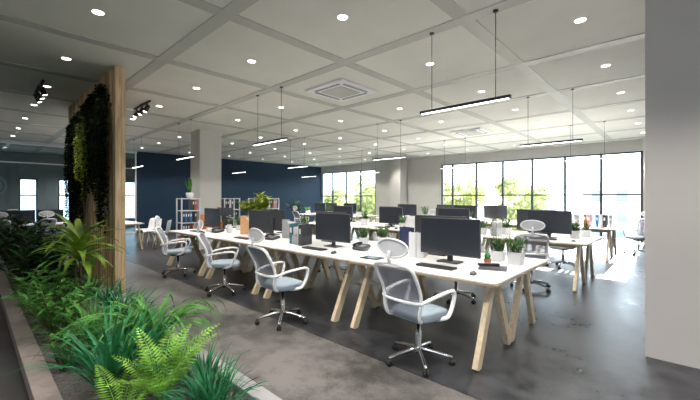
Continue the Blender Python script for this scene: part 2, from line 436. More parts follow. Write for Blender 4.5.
def make_pendant():
    r = thing('pendant_light', (0, 0, 0))
    MB().box(0, 0, 0, 1.07, .045, .034).build('bar_housing', 'trackblack', r)
    MB().box(0, 0, -.019, 1.03, .032, .006).build('light_diffuser', 'barglow', r)
    for dx in (-.38, .38):
        MB().tube([(dx, 0, .02), (dx, 0, CEIL - 2.55)], .004, 5).build('cable', 'trackblack', r)
        MB().lathe([(.028, CEIL - 2.575), (.028, CEIL - 2.552)], 12, (dx, 0, 0)).build('ceiling_cap', 'trackblack', r)
    return r
pend = Kind(make_pendant)
for j, (y, rn) in enumerate(((3.8, 'over the nearest desk row'), (7.5, 'over the middle desk row'), (11.22, 'over the far desk row'))):
    for i, xx in enumerate((-1.81, -5.6, -9.4, -13.2)):
        pend.put((xx, y, 2.55), 0, 'slim black linear pendant lamp on two cables %s, %s from right' % (rn, ORD[i]), 'pendant lamp', 'linear pendant lamps')

def make_track():
    r = thing('track_light', (0, 0, 0))
    MB().box(0, 0, -.02, 1.0, .035, .03).build('track_rail', 'trackblack', r)
    MB().box(0, 0, -.002, .2, .05, .02).build('ceiling_mount', 'trackblack', r)
    for dx in (-.33, 0, .33):
        hd = MB().tube([(dx, 0, -.03), (dx, 0, -.1)], .012, 8)
        hd.tube([(dx, -.02, -.08), (dx, .04, -.22)], .042, 14)
        h = hd.build('spot_head', 'trackblack', r)
        MB().tube([(dx, .041, -.222), (dx, .0425, -.2255)], .034, 14).build('lens', 'lens', h)
    return r
track = Kind(make_track)
track.put((-8.35, .84, CEIL), 0, 'black ceiling track with three spot heads aimed at the green wall, over the planter', 'track light', 'ceiling track lights')
track.put((-8.4, 2.5, CEIL), PI, 'black ceiling track with three spot heads right of the timber slat wall', 'track light', 'ceiling track lights')
for x, y, tx, ty in ((-8.35, .9, -7.7, 1.4), (-8.02, .9, -7.3, 1.4)):
    ld = bpy.data.lights.new('track_spot', 'SPOT'); ld.energy = 14; ld.spot_size = math.radians(34); ld.spot_blend = .6; ld.color = (1, .85, .6); ld.shadow_soft_size = .04
    lo = bpy.data.objects.new('track_spot', ld); C.objects.link(lo); lo.location = (x, y, CEIL - .28)
    lo.rotation_euler = (Vector((tx, ty, 1.9)) - Vector(lo.location)).to_track_quat('-Z', 'Y').to_euler()

# ---------------------------------------------------------------- desks
DW, DT = 1.62, .765
def make_desk(L, legx):
    def f():
        r = thing('office_desk', (0, 0, 0))
        t = MB().rbox(0, 0, DT - .009, L - .008, DW, .018, .02).build('tabletop', 'top', r)
        MB().rbox(0, 0, DT - .029, L - .008, DW, .022, .02).build('wood_edge', 'ply', r)
        for y in (-.48, .385): MB().box(0, y, DT - .075, L - .3, .05, .07).build('beam', 'ply', r)
        for lx in legx:
            for ty, fy in ((-.53, -.875), (-.44, -.10), (.34, -.04), (.43, .72)):
                MB().prism((lx, ty, DT - .04), (lx, fy, .0), .05, .085).build('leg', 'oak', r)
        return r
    return f
rowinfo = [('nearest', 3.88, [(-1.145, -2.91), (-2.91, -4.68), (-4.68, -6.57), (-6.57, -8.48)]),
           ('middle', 7.47, [(-1.08, -2.91), (-2.91, -4.71), (-4.71, -6.51), (-6.51, -8.31)]),
           ('far', 11.1, [(-1.11, -2.91), (-2.91, -4.71), (-4.71, -6.51), (-6.51, -8.31), (-9.4, -11.2), (-11.2, -13.0)])]
for nm, yc, mods in rowinfo:
    for i, (a, b) in enumerate(mods):
        L = a - b; cx = (a + b) / 2
        o = make_desk(L, (-L / 2 + .17, L / 2 - .15))()
        o.location = (cx, yc, 0)
        tag(o, 'white double desk on splayed oak legs, %s row, %s from right' % (nm, ORD[i]), 'desk', 'white double desks')

# ---------------------------------------------------------------- monitor, keyboard, mouse
def make_monitor(tilt=0):
    r = thing('computer_monitor', (0, 0, 0))
    # screen faces -Y locally
    MB().rbox(0, 0, .293, .735, .028, .42, .008).build('shell', 'bezel', r)
    MB().box(0, -.0155, .298, .715, .003, .392).build('screen', 'screen', r)
    s = MB().box(0, .03, .17, .06, .025, .33); s.box(0, .016, .3, .1, .03, .1); s.build('stand', 'bezel', r)
    MB().rbox(0, .02, .007, .26, .18, .013, .02).build('base', 'bezel', r)
    return r
mon = Kind(make_monitor)
def make_keyboard():
    r = thing('keyboard', (0, 0, 0))
    MB().rbox(0, 0, .008, .43, .13, .014, .012).build('case', 'bezel', r)
    k = MB()
    for j in range(5):
        for i in range(15): k.box(-.2 + .0285 * i, -.046 + .023 * j, .0175, .023, .018, .005)
    k.build('keys', 'black', r)
    return r
kb = Kind(make_keyboard)
def make_mouse():
    r = thing('computer_mouse', (0, 0, 0))
    MB().lathe([(.03, 0), (.033, .008), (.03, .02), (.02, .029), (.004, .033)], 14, sy=1.65).build('shell', 'bezel', r)
    MB().box(0, .03, .03, .006, .02, .01).build('scroll_wheel', 'black', r)
    return r
mouse = Kind(make_mouse)

def lab_row(nm, side, i): return '%s %s row, %s desk from right' % (side, nm, ORD[i])
monx = {'nearest': ([-1.93, -3.84, -5.8, -7.73], [-2.3, -4.35, -6.0, -8.0]),
        'middle': ([-1.78, -3.68, -5.4, -7.1], [-2.12, -4.0, -5.75, -7.5]),
        'far': ([None, None, -5.1, -7.3, -10.2, -12.1], [None, -4.3, -6.0, -7.7, -10.6, -11.8])}
for nm, yc, mods in rowinfo:
    F, B = monx[nm]
    for i in range(len(mods)):
        if F[i] is not None: mon.put((F[i], yc - .15, DT), 0, 'dark monitor facing the planter, ' + lab_row(nm, 'near side of the', i), 'monitor', 'desk monitors')
        if B[i] is not None: mon.put((B[i], yc + .3, DT), PI, 'dark monitor turned towards the windows, ' + lab_row(nm, 'window side of the', i), 'monitor', 'desk monitors')
        dx = .035 if nm == 'nearest' and i == 0 else .0
        if F[i] is not None: kb.put((F[i] + dx, yc - .51, DT), 0, 'slim dark keyboard, ' + lab_row(nm, 'near side of the', i), 'keyboard', 'keyboards')
        if B[i] is not None: kb.put((B[i], yc + .58, DT), PI, 'slim dark keyboard, ' + lab_row(nm, 'window side of the', i), 'keyboard', 'keyboards')
        if F[i] is not None: mouse.put((F[i] + .48, yc - .59, DT), .2, 'dark mouse right of a keyboard, ' + lab_row(nm, 'near side of the', i), 'mouse', 'computer mice')

# ---------------------------------------------------------------- office chair
def make_chair():
    r = thing('office_chair', (0, 0, 0))
    for k in range(5):
        a = PI / 2 + .25 + k * 2 * PI / 5; d = Vector((math.cos(a), math.sin(a), 0))
        sd = Vector((-d.y, d.x, 0))
        arm = MB().tube([d * .02 + Vector((0, 0, .115)), d * .15 + Vector((0, 0, .1)), d * .3 + Vector((0, 0, .07))], [.026, .02, .013], 8, cr=3, rb=.017)
        arm.build('base_arm', 'chrome', r)
        p = d * .3
        cs = MB()
        for s in (-.014, .014): cs.tube([p + sd * (s - .009) + Vector((0, 0, .027)), p + sd * (s + .009) + Vector((0, 0, .027))], .027, 14)
        cs.tube([p + Vector((0, 0, .03)), p + Vector((0, 0, .07))], .009, 8); cs.build('caster', 'black', r)
    MB().lathe([(.035, .08), (.035, .13), (.028, .14), (.028, .27), (.018, .275), (.018, .4)], 14).build('gas_lift', 'chrome', r)
    MB().rbox(0, 0, .405, .2, .24, .04, .02).build('seat_mechanism', 'black', r)
    # seat
    s = MB(); n = 28; prof = [(0.985, .425), (1.0, .44), (1.0, .465), (.97, .482), (.88, .49), (.5, .487), (.02, .484)]
    def ring(sc, z):
        out = []
        for k in range(n):
            a = 2 * PI * k / n; ca, sa = math.cos(a), math.sin(a)
            x = .225 * abs(ca) ** .6 * (1 if ca > 0 else -1) * sc; y = .02 + .22 * abs(sa) ** .6 * (1 if sa > 0 else -1) * sc
            out.append((x, y, z - (.03 * max(0, (y - .12) / .15) ** 2 if y > .12 else 0)))
        return out
    vs = []; [vs.extend(ring(a, z)) for a, z in prof]
    fs = [(i * n + k, i * n + (k + 1) % n, (i + 1) * n + (k + 1) % n, (i + 1) * n + k) for i in range(len(prof) - 1) for k in range(n)]
    fs += [tuple(range(n))[::-1], tuple((len(prof) - 1) * n + k for k in range(n))]
    s.add(vs, fs, 0, True); s.build('seat', 'seat', r)
    # back frame: side rails follow an S profile
    prof = [(-.15, .43, .15), (-.21, .455, .178), (-.232, .53, .195), (-.225, .62, .208), (-.25, .72, .21), (-.308, .83, .215), (-.352, .91, .20)]
    L_ = [(-w, y, z) for y, z, w in prof]; R_ = [(w, y, z) for y, z, w in prof]
    loop = L_ + [(-.1, -.37, .935), (.1, -.37, .935)] + R_[::-1] + [(.09, -.145, .425), (-.09, -.145, .425)]
    MB().tube(loop, .019, 8, closed=True, cr=4, rb=.014).build('back_frame', 'whiteplastic', r)
    q = []
    P2 = [Vector((w, y, z)) for y, z, w in prof] + [Vector((.19, -.364, .925))]
    nrow = 5; vs = []
    for p in P2:
        for k in range(nrow + 1):
            t = -1 + 2 * k / nrow; vs.append((p.x * t * .97, p.y - .03 * (1 - t * t), p.z))
    fs = [(i * (nrow + 1) + k, i * (nrow + 1) + k + 1, (i + 1) * (nrow + 1) + k + 1, (i + 1) * (nrow + 1) + k) for i in range(len(P2) - 1) for k in range(nrow)]
    MB().add(vs, fs, 0, True).build('back_mesh', 'mesh', r)
    MB().tube([(-.225, -.225, .61), (-.12, -.28, .61), (.12, -.28, .61), (.225, -.225, .61)], .014, 8, cr=4).build('lumbar_bar', 'whiteplastic', r)
    # headrest
    hr = [(.168 * math.cos(a), -.372 - .02 * math.cos(a) ** 2 * -1, 1.07 + .078 * math.sin(a)) for a in [2 * PI * k / 20 for k in range(20)]]
    h = MB().tube(hr, .011, 6, closed=True).build('headrest_frame', 'whiteplastic', r)
    vs = [(0, -.387, 1.07)] + [(x * .97, y, 1.07 + (z - 1.07) * .97) for x, y, z in hr]
    MB().add(vs, [(0, 1 + k, 1 + (k + 1) % 20) for k in range(20)], 0, True).build('headrest_mesh', 'headmesh', h)
    MB().tube([(0, -.37, .935), (0, -.4, .98), (0, -.39, 1.05)], .014, 8, cr=3).build('headrest_stem', 'whiteplastic', r)
    for s in (-1, 1):
        MB().tube([(s * .215, -.228, .61), (s * .245, -.14, .64), (s * .258, 0, .66), (s * .26, .13, .668), (s * .26, .185, .64), (s * .256, .165, .54), (s * .25, .11, .45), (s * .225, .05, .43), (s * .16, .0, .42)],
                  .0155, 8, cr=4, rb=.02).build('armrest', 'whiteplastic', r)
    return r
ch = Kind(make_chair)
R = math.radians
front = {'nearest': [(-1.76, 2.81, -6), (-3.52, 2.58, -4), (-5.3, 2.76, -34), (-7.15, 2.76, -30)],
         'middle': [(-1.8, 6.35, 18)],
         'far': [(-5.5, 9.95, 6), (-12.1, 9.9, -5)]}
back = {'nearest': [(-2.42, 4.9, 172), (-5.1, 5.0, 190), (-7.9, 5.1, 176)],
        'middle': [(-1.85, 8.75, 165)],
        'far': [(-.8, 12.1, 150)]}
for nm, lst in front.items():
    for i, (x, y, a) in enumerate(lst):
        ch.put((x, y, .004 if nm == 'nearest' else 0), R(a), 'white mesh office chair at the near side of the %s desk row, %s from right' % (nm, ORD[i]), 'office chair', 'white mesh office chairs')
for nm, lst in back.items():
    for i, (x, y, a) in enumerate(lst):
        ch.put((x, y, .004 if nm == 'nearest' and y < 5.3 else 0), R(a), 'white mesh office chair, window side of the %s desk row, %s from right' % (nm, ORD[i]), 'office chair', 'white mesh office chairs')

# ---------------------------------------------------------------- small desk things
def pot_mesh(w, h, taper=.88):
    s = MB(); t = w / 2; b = w / 2 * taper; i = t - .008
    vs = [(x * b, y * b, 0) for x, y in ((-1, -1), (1, -1), (1, 1), (-1, 1))] + [(x * t, y * t, h) for x, y in ((-1, -1), (1, -1), (1, 1), (-1, 1))] + \
         [(x * i, y * i, h) for x, y in ((-1, -1), (1, -1), (1, 1), (-1, 1))] + [(x * i, y * i, h - .02) for x, y in ((-1, -1), (1, -1), (1, 1), (-1, 1))]
    fs = [(3, 2, 1, 0)] + [(a + k, a + (k + 1) % 4, a + 4 + (k + 1) % 4, a + 4 + k) for a in (0, 4, 8) for k in range(4)] + [(12, 13, 14, 15)]
    return s.add(vs, fs)
def herb_mesh(h, spread, n, rnd, lw=.013, ll=.045):
    s = MB()
    for k in range(n):
        a = rnd.uniform(0, 2 * PI); r0 = rnd.uniform(0, spread * .5); tilt = rnd.uniform(0, .6)
        p = Vector((r0 * math.cos(a), r0 * math.sin(a), 0)); d = Vector((math.cos(a) * math.sin(tilt), math.sin(a) * math.sin(tilt), math.cos(tilt)))
        hh = h * rnd.uniform(.6, 1.0); e = p + d * hh
        s.tube([p, e], .0022, 4)
        for q in range(9):
            t = .15 + .85 * q / 9; b = rnd.uniform(0, 2 * PI)
            s.leaf(p + d * hh * t, Vector((math.cos(b), math.sin(b), rnd.uniform(.3, 1.1))), Vector((0, 0, 1)), ll * (1.15 - t * .5), lw)
        s.leaf(e, d, Vector((1, 0, 0)), ll, lw)
    return s
def make_potplant(w=.15, h=.14, ph=.2, seed=1, leafm='leaf_desk'):
    def f():
        rnd = random.Random(seed)
        r = thing('potted_plant', (0, 0, 0))
        pot_mesh(w, h).build('pot', 'pot', r)
        MB().box(0, 0, h - .012, w * .88, w * .88, .012).build('soil', 'soil', r)
        o = herb_mesh(ph, w * .85, 30, rnd, .016, .05).build('foliage', leafm, r, loc=(0, 0, h - .015))
        return r
    return f
plA, plB, plC = Kind(make_potplant()), Kind(make_potplant(.13, .12, .18, 2)), Kind(make_potplant(.2, .17, .28, 3))
def put(k, x, y, label, cat='potted plant', group='potted plants on the desks', rz=0, z=DT, sc=None): return k.put((x, y, z), rz, label, cat, group, sc)
put(plA, -1.33, 4.13, 'leafy green plant in a square white pot nearest the right corner of the nearest desk')
put(plB, -1.55, 4.2, 'leafy green plant in a square white pot, second from the right on the nearest desk')
put(plB, -3.62, 4.2, 'green plant in white pot right of the second monitor in the nearest row', rz=.4)
put(plA, -3.32, 4.3, 'yellow-green plant in white pot behind the nearest chair headrest', rz=.6)
put(plC, -5.25, 4.35, 'bushy plant in white pot behind the grey file box of the nearest row', rz=.9)
put(plB, -7.35, 4.2, 'green plant in white pot near the left end of the nearest row', rz=.3)
mid = [(-2.9, 7.0), (-3.12, 7.25), (-2.55, 7.35), (-2.72, 7.15)]
for i, (x, y) in enumerate(mid): put((plA, plB)[i % 2], x, y, 'plant in white pot in the cluster on the middle desk row, %s from the right' % ORD[3 - i], rz=i * .5)
put(plA, -1.4, 7.5, 'round leafy plant in white pot at the right end of the middle desk row', rz=.4)
put(plC, -1.3, 7.95, 'bushy yellow-green plant at the inner right corner of the middle desk row', rz=.2, sc=.75)
put(plA, -4.85, 7.05, 'plant in white pot left of the short monitor gap in the middle desk row', rz=.4)
put(plC, -6.25, 7.3, 'tall bushy plant between two monitors of the middle desk row', rz=.4)
for i, (x, y) in enumerate(((-2.9, 10.9), (-4.9, 11.0), (-6.4, 10.9), (-8.1, 11.2), (-10.9, 10.7), (-12.7, 11.0), (-9.6, 11.1))):
    put((plC, plA)[i % 2], x, y - .25, 'plant in white pot standing on the far desk row, %s from the right' % ORD[i], rz=i)

# cactus
c = thing('potted_cactus', (-1.54, 3.86, DT), 0, 'small round green cactus in a terracotta pot on the nearest desk', 'cactus')
MB().lathe([(.028, 0), (.038, .055), (.042, .056), (.042, .07), (.034, .07), (.032, .062)], 18).build('pot', 'terracotta', c)
cb = MB(); vs = []; nn = 24
for i in range(9):
    t = i / 8 * PI * .92
    for k in range(nn):
        a = 2 * PI * k / nn; rr = (.034 if k % 2 else .028) * math.sin(max(.25, t) if i == 0 else t) ; vs.append((rr * math.cos(a), rr * math.sin(a), .098 - .04 * math.cos(t) * -1))
vs = [(x, y, .1 - (z - .098) * 1.0) for x, y, z in vs]
cb.add(vs, [(i * nn + k, i * nn + (k + 1) % nn, (i + 1) * nn + (k + 1) % nn, (i + 1) * nn + k) for i in range(8) for k in range(nn)], 0, True)
cb.build('cactus_body', 'cactus', c)
# notebooks and case
n1 = thing('notebook', (-1.42, 3.70, DT), R(18), 'dark closed notebook lying under the black pen case on the nearest desk', 'notebook')
MB().box(0, 0, .003, .27, .2, .006).build('cover', 'darkcard', n1); MB().box(-.002, 0, .010, .262, .192, .008).build('pages', 'greycard', n1); MB().box(0, 0, .016, .27, .2, .004).build('front_cover', 'darkcard', n1)
pc = thing('pen_case', (-1.48, 3.74, DT + .018), R(30), 'black pen case on top of the dark notebook at the nearest desk end', 'pen case')
MB().rbox(0, 0, .014, .22, .055, .028, .02).build('case_body', 'black', pc); MB().box(0, 0, .029, .18, .006, .004).build('zipper', 'alu', pc)
# magazine holders and binders
def make_holder(col, name='file_holder', w=.09, d=.25, h=.31):
    def f():
        r = thing(name, (0, 0, 0)); s = MB()
        # slanted-side holder open at the front top
        t = .004
        for x in (-w / 2, w / 2):
            pts = [(x, -d / 2, 0), (x, d / 2, 0), (x, d / 2, h), (x, d / 2 - .08, h), (x, -d / 2, h * .45)]
            q = [(a + (t if x < 0 else -t), b, c) for a, b, c in pts]
            s.add(pts + q, [(0, 1, 2, 3, 4), (5, 6, 7, 8, 9)[::-1]] + [(k, (k + 1) % 5, 5 + (k + 1) % 5, 5 + k) for k in range(5)])
        s.box(0, d / 2 - .002, h / 2, w, .004, h); s.box(0, 0, .002, w, d, .004); s.box(0, -d / 2 + .002, h * .225, w, .004, h * .45)
        s.build('holder_body', col, r)
        p = MB()
        for k in range(5): p.box(-w * .36 + k * w * .18, .01, h * .44 + .002 * k, w * .12, d * .86, h * .86)
        p.build('paper_stack', 'paper', r)
        return r
    return f
def make_binder(col, w=.06, d=.27, h=.32):
    def f():
        r = thing('ring_binder', (0, 0, 0)); s = MB()
        for x in (-w / 2 + .002, w / 2 - .002): s.box(x, 0, h / 2, .004, d, h)
        s.box(0, -d / 2 + .002, h / 2, w, .004, h); s.build('binder_cover', col, r)
        MB().box(0, .004, h / 2, w - .012, d - .02, h - .03).build('binder_pages', 'paper', r)
        MB().box(0, -d / 2 - .001, h * .68, w * .6, .002, h * .25).build('spine_label', 'whitecard', r)
        return r
    return f
H = {k: Kind(make_holder(k)) for k in ('whitecard', 'greycard', 'tan', 'orange')}
BD = {k: Kind(make_binder(k)) for k in ('teal', 'navycard', 'bluecard', 'redcard', 'greycard', 'darkcard', 'pinkcard', 'whitecard')}
G1 = 'file holders on the desks'; G2 = 'ring binders'
H['whitecard'].put((-2.47, 3.86, DT), R(200), 'white file holder beside the headrest of the nearest chair, left of the big monitor', 'file holder', G1)
H['whitecard'].put((-2.36, 3.86, DT), R(200), 'white file holder touching the left edge of the big near monitor', 'file holder', G1)
BD['navycard'].put((-2.85, 4.25, DT), R(70), 'navy ring binder standing just right of the nearest chair headrest', 'ring binder', G2)
BD['teal'].put((-4.62, 3.66, DT), R(12), 'teal ring binder between second and third monitors of the nearest row', 'ring binder', G2)
H['greycard'].put((-4.52, 3.64, DT), R(12), 'grey file holder right beside the teal binder on the nearest row', 'file holder', G1)
H['greycard'].put((-4.41, 3.62, DT), R(12), 'grey file holder second to the right of the teal binder', 'file holder', G1)
BD['darkcard'].put((-4.315, 3.6, DT), R(12), 'dark ring binder between grey holders and the second monitor', 'ring binder', G2)
H['greycard'].put((-5.22, 3.98, DT), R(100), 'grey-lilac file box right of the third monitor of the nearest row', 'file holder', G1, 1.1)
H['tan'].put((-6.42, 3.85, DT), R(110), 'tan wooden file box left of the third monitor of the nearest row', 'file holder', G1, 1.2)
H['orange'].put((-8.17, 3.8, DT), R(110), 'orange file box left of the fourth monitor of the nearest row', 'file holder', G1, 1.1)
H['orange'].put((-8.22, 4.1, DT), R(100), 'orange file box behind the other at the left end of the nearest row', 'file holder', G1, 1.1)
H['whitecard'].put((-2.55, 6.98, DT), R(20), 'white file holder left of the double monitors on the middle row', 'file holder', G1)
H['greycard'].put((-2.66, 7.0, DT), R(20), 'grey file holder left of the double monitors on the middle row', 'file holder', G1)
H['whitecard'].put((-4.82, 7.35, DT), R(100), 'white file box beside the third monitor of the middle row', 'file holder', G1)
for i, (k, x) in enumerate((('greycard', -1.95), ('redcard', -1.78), ('pinkcard', -1.68), ('bluecard', -1.52), ('whitecard', -1.42), ('greycard', -1.25), ('darkcard', -1.35))):
    cn = {'greycard': 'grey', 'redcard': 'red', 'pinkcard': 'pink', 'bluecard': 'blue', 'whitecard': 'white', 'darkcard': 'black'}[k]
    BD[k].put((x, 10.75 + (.02 if i % 2 else 0), DT), R(5 if i % 2 else -3), '%s ring binder at the right end of the far desk row, %s along' % (cn, ORD[i]), 'ring binder', G2)
# papers
def make_papers():
    r = thing('paper_stack', (0, 0, 0)); rnd = random.Random(5)
    for k in range(3):
        o = MB().box(0, 0, .002 + .004 * k, .21, .297, .003).build('sheet', 'paper', r); o.rotation_euler.z = rnd.uniform(-.2, .2)
    return r
pap = Kind(make_papers)
for i, (x, y, lb) in enumerate(((-3.35, 4.0, 'on the nearest row right of the second monitor'), (-5.05, 3.55, 'on the nearest row left of the teal binder'), (-6.9, 3.5, 'on the nearest row before the flower vase'),
                                (-1.35, 6.95, 'at the right end of the middle row'), (-3.0, 6.85, 'on the middle row before the pot cluster'), (-1.4, 10.5, 'at the right end of the far row'), (-1.5, 11.5, 'at the window side of the far row'))):
    pap.put((x, y, DT), .3 * i, 'small stack of loose white papers ' + lb, 'papers', 'paper stacks')
# desk phone
def make_phone():
    r = thing('desk_phone', (0, 0, 0))
    MB().rbox(0, 0, .025, .2, .2, .04, .02, rot=Matrix.Rotation(.16, 3, 'X')).build('phone_body', 'bezel', r)
    MB().tube([(-.07, -.09, .055), (-.07, -.03, .072), (-.07, .03, .075), (-.07, .09, .065)], [.024, .015, .015, .024], 8, cr=3).build('handset', 'black', r)
    k = MB()
    for i in range(3):
        for j in range(4): k.box(.01 + .03 * i, -.07 + .028 * j, .043 + .004 * j, .02, .018, .006)
    k.build('keys', 'greycard', r)
    return r
ph = Kind(make_phone)
ph.put((-3.3, 3.78, DT + .016), .1, 'dark desk phone right of the second monitor on the nearest row', 'phone', 'desk phones')
ph.put((-5.2, 3.6, DT + .016), .1, 'dark desk phone right of the third monitor on the nearest row', 'phone', 'desk phones')
ph.put((-7.1, 3.55, DT + .016), .1, 'dark desk phone right of the fourth monitor on the nearest row', 'phone', 'desk phones')
t = thing('tablet', (-2.75, 3.35, DT), .1, 'dark tablet lying on the nearest row behind the nearest chair headrest', 'tablet')
MB().rbox(0, 0, .005, .26, .18, .009, .012).build('case', 'bezel', t); MB().box(0, 0, .0105, .235, .16, .002).build('screen', 'screen', t)
# flower vase
v = thing('flower_vase', (-6.93, 3.72, DT), 0, 'white vase of white flowers left of the tan box on the nearest row', 'vase')
MB().lathe([(.04, 0), (.06, .04), (.065, .1), (.04, .16), (.045, .18), (.036, .178)], 18).build('vase_body', 'pot', v)
rnd = random.Random(9); fl = MB(); lv = MB()
for k in range(22):
    a = rnd.uniform(0, 2 * PI); tl = rnd.uniform(.05, .8); d = Vector((math.cos(a) * math.sin(tl), math.sin(a) * math.sin(tl), math.cos(tl))); e = Vector((0, 0, .17)) + d * rnd.uniform(.1, .2)
    lv.tube([(0, 0, .15), e], .002, 4)
    for q in range(4): b = rnd.uniform(0, 6.28); lv.leaf(Vector((0, 0, .17)).lerp(e, .3 + .15 * q), Vector((math.cos(b), math.sin(b), .4)), Vector((0, 0, 1)), .07, .025)
    if k % 2:
        for q in range(6): b = q * PI / 3; fl.leaf(e, Vector((math.cos(b), math.sin(b), .5)), Vector((0, 0, 1)), .035, .022)
lv.build('stems', 'leaf_desk', v); fl.build('blossoms', 'flower', v)
# mugs
def make_mug():
    r = thing('mug', (0, 0, 0))
    MB().lathe([(.032, 0), (.038, .01), (.038, .09), (.034, .09), (.032, .015)], 18).build('cup', 'pot', r)
    MB().tube([(.037, 0, .075), (.062, 0, .07), (.062, 0, .03), (.037, 0, .022)], .005, 6, cr=3).build('handle', 'pot', r)
    return r
mug = Kind(make_mug)
for x, y, lb in ((-7.55, 3.55, 'in front of the fourth monitor of the nearest row'), (-7.3, 3.5, 'right of the fourth keyboard of the nearest row'), (-5.05, 3.95, 'beside the grey-lilac file box on the nearest row'), (-4.95, 6.95, 'on the middle row by the third monitor')):
    mug.put((x, y, DT), 1, 'white mug ' + lb, 'mug', 'white mugs')

# ---------------------------------------------------------------- shelves beside the column
def make_shelf(wy_, h, n, dp=.34):
    def f():
        r = thing('open_shelf_unit', (0, 0, 0))
        for x in (-dp / 2, dp / 2):
            for y in (-wy_ / 2, wy_ / 2): MB().box(x, y, h / 2, .03, .03, h).build('post', 'whiteframe', r)
        for k in range(n):
            z = .12 + (h - .14) * k / (n - 1)
            MB().box(0, 0, z, dp, wy_, .025).build('shelf', 'whiteframe', r)
        return r
    return f
def fill(xc, yc, wy_, h, n, rnd, where, cols, fillp=.85):
    for k in range(n - 1):
        z = .12 + (h - .14) * k / (n - 1) + .013; y = yc - wy_ / 2 + .04; cnt = 0
        gap = (h - .14) / (n - 1)
        while y < yc + wy_ / 2 - .09:
            if rnd.random() < fillp:
                col = rnd.choice(cols); o = BD[col]
                cn = {'greycard': 'grey', 'redcard': 'red', 'pinkcard': 'pink', 'bluecard': 'blue', 'whitecard': 'white', 'darkcard': 'black', 'teal': 'teal', 'navycard': 'navy'}[col]
                o.put((xc + .02, y + .03, z), PI / 2, '%s binder on %s level of %s, %s along' % (cn, ORD[k], where, ORD[cnt]), 'ring binder', 'binders on the shelves', min(1, (gap - .04) / .32))
                cnt += 1
            y += .066
rnd = random.Random(3)
CX = -10.25
for yc, wy_, h, n, where, cols in ((4.24, .5, 1.5, 5, 'shelf left of the column', ['bluecard', 'redcard', 'pinkcard', 'darkcard', 'darkcard', 'navycard']),
                               (5.5, .5, 1.5, 5, 'shelf just right of the column', ['navycard', 'whitecard', 'greycard', 'darkcard']),
                               (6.75, .95, 1.5, 5, 'wide shelf right of the column', ['whitecard', 'pinkcard', 'darkcard', 'greycard', 'navycard'])):
    o = make_shelf(wy_, h, n)(); o.location = (CX, yc, 0)
    tag(o, 'white open metal unit holding binders, ' + where, 'shelf', 'white shelf units')
    fill(CX, yc, wy_, h, n, rnd, where, cols, .7)

# plants by the shelves
def strap_mesh(rnd, n, L, w, el=(50, 88), droop=(.8, 2.0), r0=.03, base=(0, 0, 0), **k):
    s = MB(); b = Vector(base)
    for i in range(n):
        az = rnd.uniform(0, 2 * PI); e = R(rnd.uniform(*el)); r_ = rnd.uniform(0, r0)
        s.blade(b + Vector((math.cos(az) * r_, math.sin(az) * r_, 0)), az, e, L * rnd.uniform(.65, 1.1), w * rnd.uniform(.8, 1.15), rnd.uniform(*droop), twist=rnd.uniform(-.6, .6), **k)
    return s
def bush_mesh(rnd, stems, h, spread, leaves, ll, lw, tilt=.7, lo=.25):
    s = MB(); st = MB()
    for i in range(stems):
        a = rnd.uniform(0, 2 * PI); tl = rnd.uniform(.05, tilt); hh = h * rnd.uniform(.65, 1.05)
        p0 = Vector((math.cos(a), math.sin(a), 0)) * rnd.uniform(0, .06)
        p2 = p0 + Vector((math.cos(a) * math.sin(tl), math.sin(a) * math.sin(tl), math.cos(tl))) * hh; p1 = (p0 + p2) / 2 + Vector((0, 0, hh * .08))
        st.tube([p0, p1, p2], [.007, .005, .002], 5, cr=2)
        for q in range(leaves):
            t = lo + (1 - lo) * (q + rnd.random()) / leaves; p = p0.lerp(p1, t * 2) if t < .5 else p1.lerp(p2, t * 2 - 1)
            b = rnd.uniform(0, 2 * PI); s.leaf(p, Vector((math.cos(b), math.sin(b), rnd.uniform(-.3, .8))), Vector((0, 0, 1)), ll * rnd.uniform(.7, 1.2), lw * rnd.uniform(.8, 1.2))
    return s, st
rnd = random.Random(21)
p = thing('potted_snake_plant', (CX, 4.28, 1.505), 0, 'tall green plant in a white pot on top of the shelf left of the column', 'potted plant')
MB().lathe([(.07, 0), (.1, .05), (.1, .15), (.085, .15), (.08, .13)], 18).build('pot', 'pot', p)
strap_mesh(rnd, 16, .48, .05, (72, 90), (0, .3), .05, (0, 0, .12)).build('leaves', 'leaf_mid', p)
o = Vector((-9.3, 5.95, 0))
p = thing('potted_fig', o, 0, 'bright yellow-green leafy plant in a tall grey pot right of the column', 'potted plant')
MB().lathe([(.15, 0), (.2, .45), (.18, .45), (.17, .4)], 20).build('pot', 'greycard', p)
a, b = bush_mesh(rnd, 20, .8, .5, 12, .26, .11, 1.1, .4)
a.build('foliage', 'leaf_lime', p, loc=(0, 0, .85)); b.tube([(0, 0, -.45), (0, 0, .05)], .02, 8); b.build('stems', 'bark', p, loc=(0, 0, .85))
for (x, y, hh, mt, lb) in ((-15.9, 8.6, 1.35, 'leaf_dark', 'dark bushy floor plant by the blue wall, left one'), (-16.0, 10.6, 1.5, 'leaf_mid', 'green bushy floor plant by the blue wall, middle one'),
                       (-15.8, 12.6, 1.4, 'leaf_dark', 'dark bushy floor plant near the blue wall corner'), (-13.7, 12.9, 1.1, 'leaf_mid', 'green floor plant before the left windows')):
    p = thing('potted_shrub', (x, y, 0), 0, lb, 'potted plant', 'floor plants along the blue wall')
    MB().lathe([(.14, 0), (.19, .4), (.17, .4), (.16, .36)], 18).build('pot', 'pot', p)
    a, b = bush_mesh(rnd, 18, hh * .8, .4, 14, .2, .08, .7); a.build('foliage', mt, p, loc=(0, 0, .37)); b.build('stems', 'bark', p, loc=(0, 0, .37))

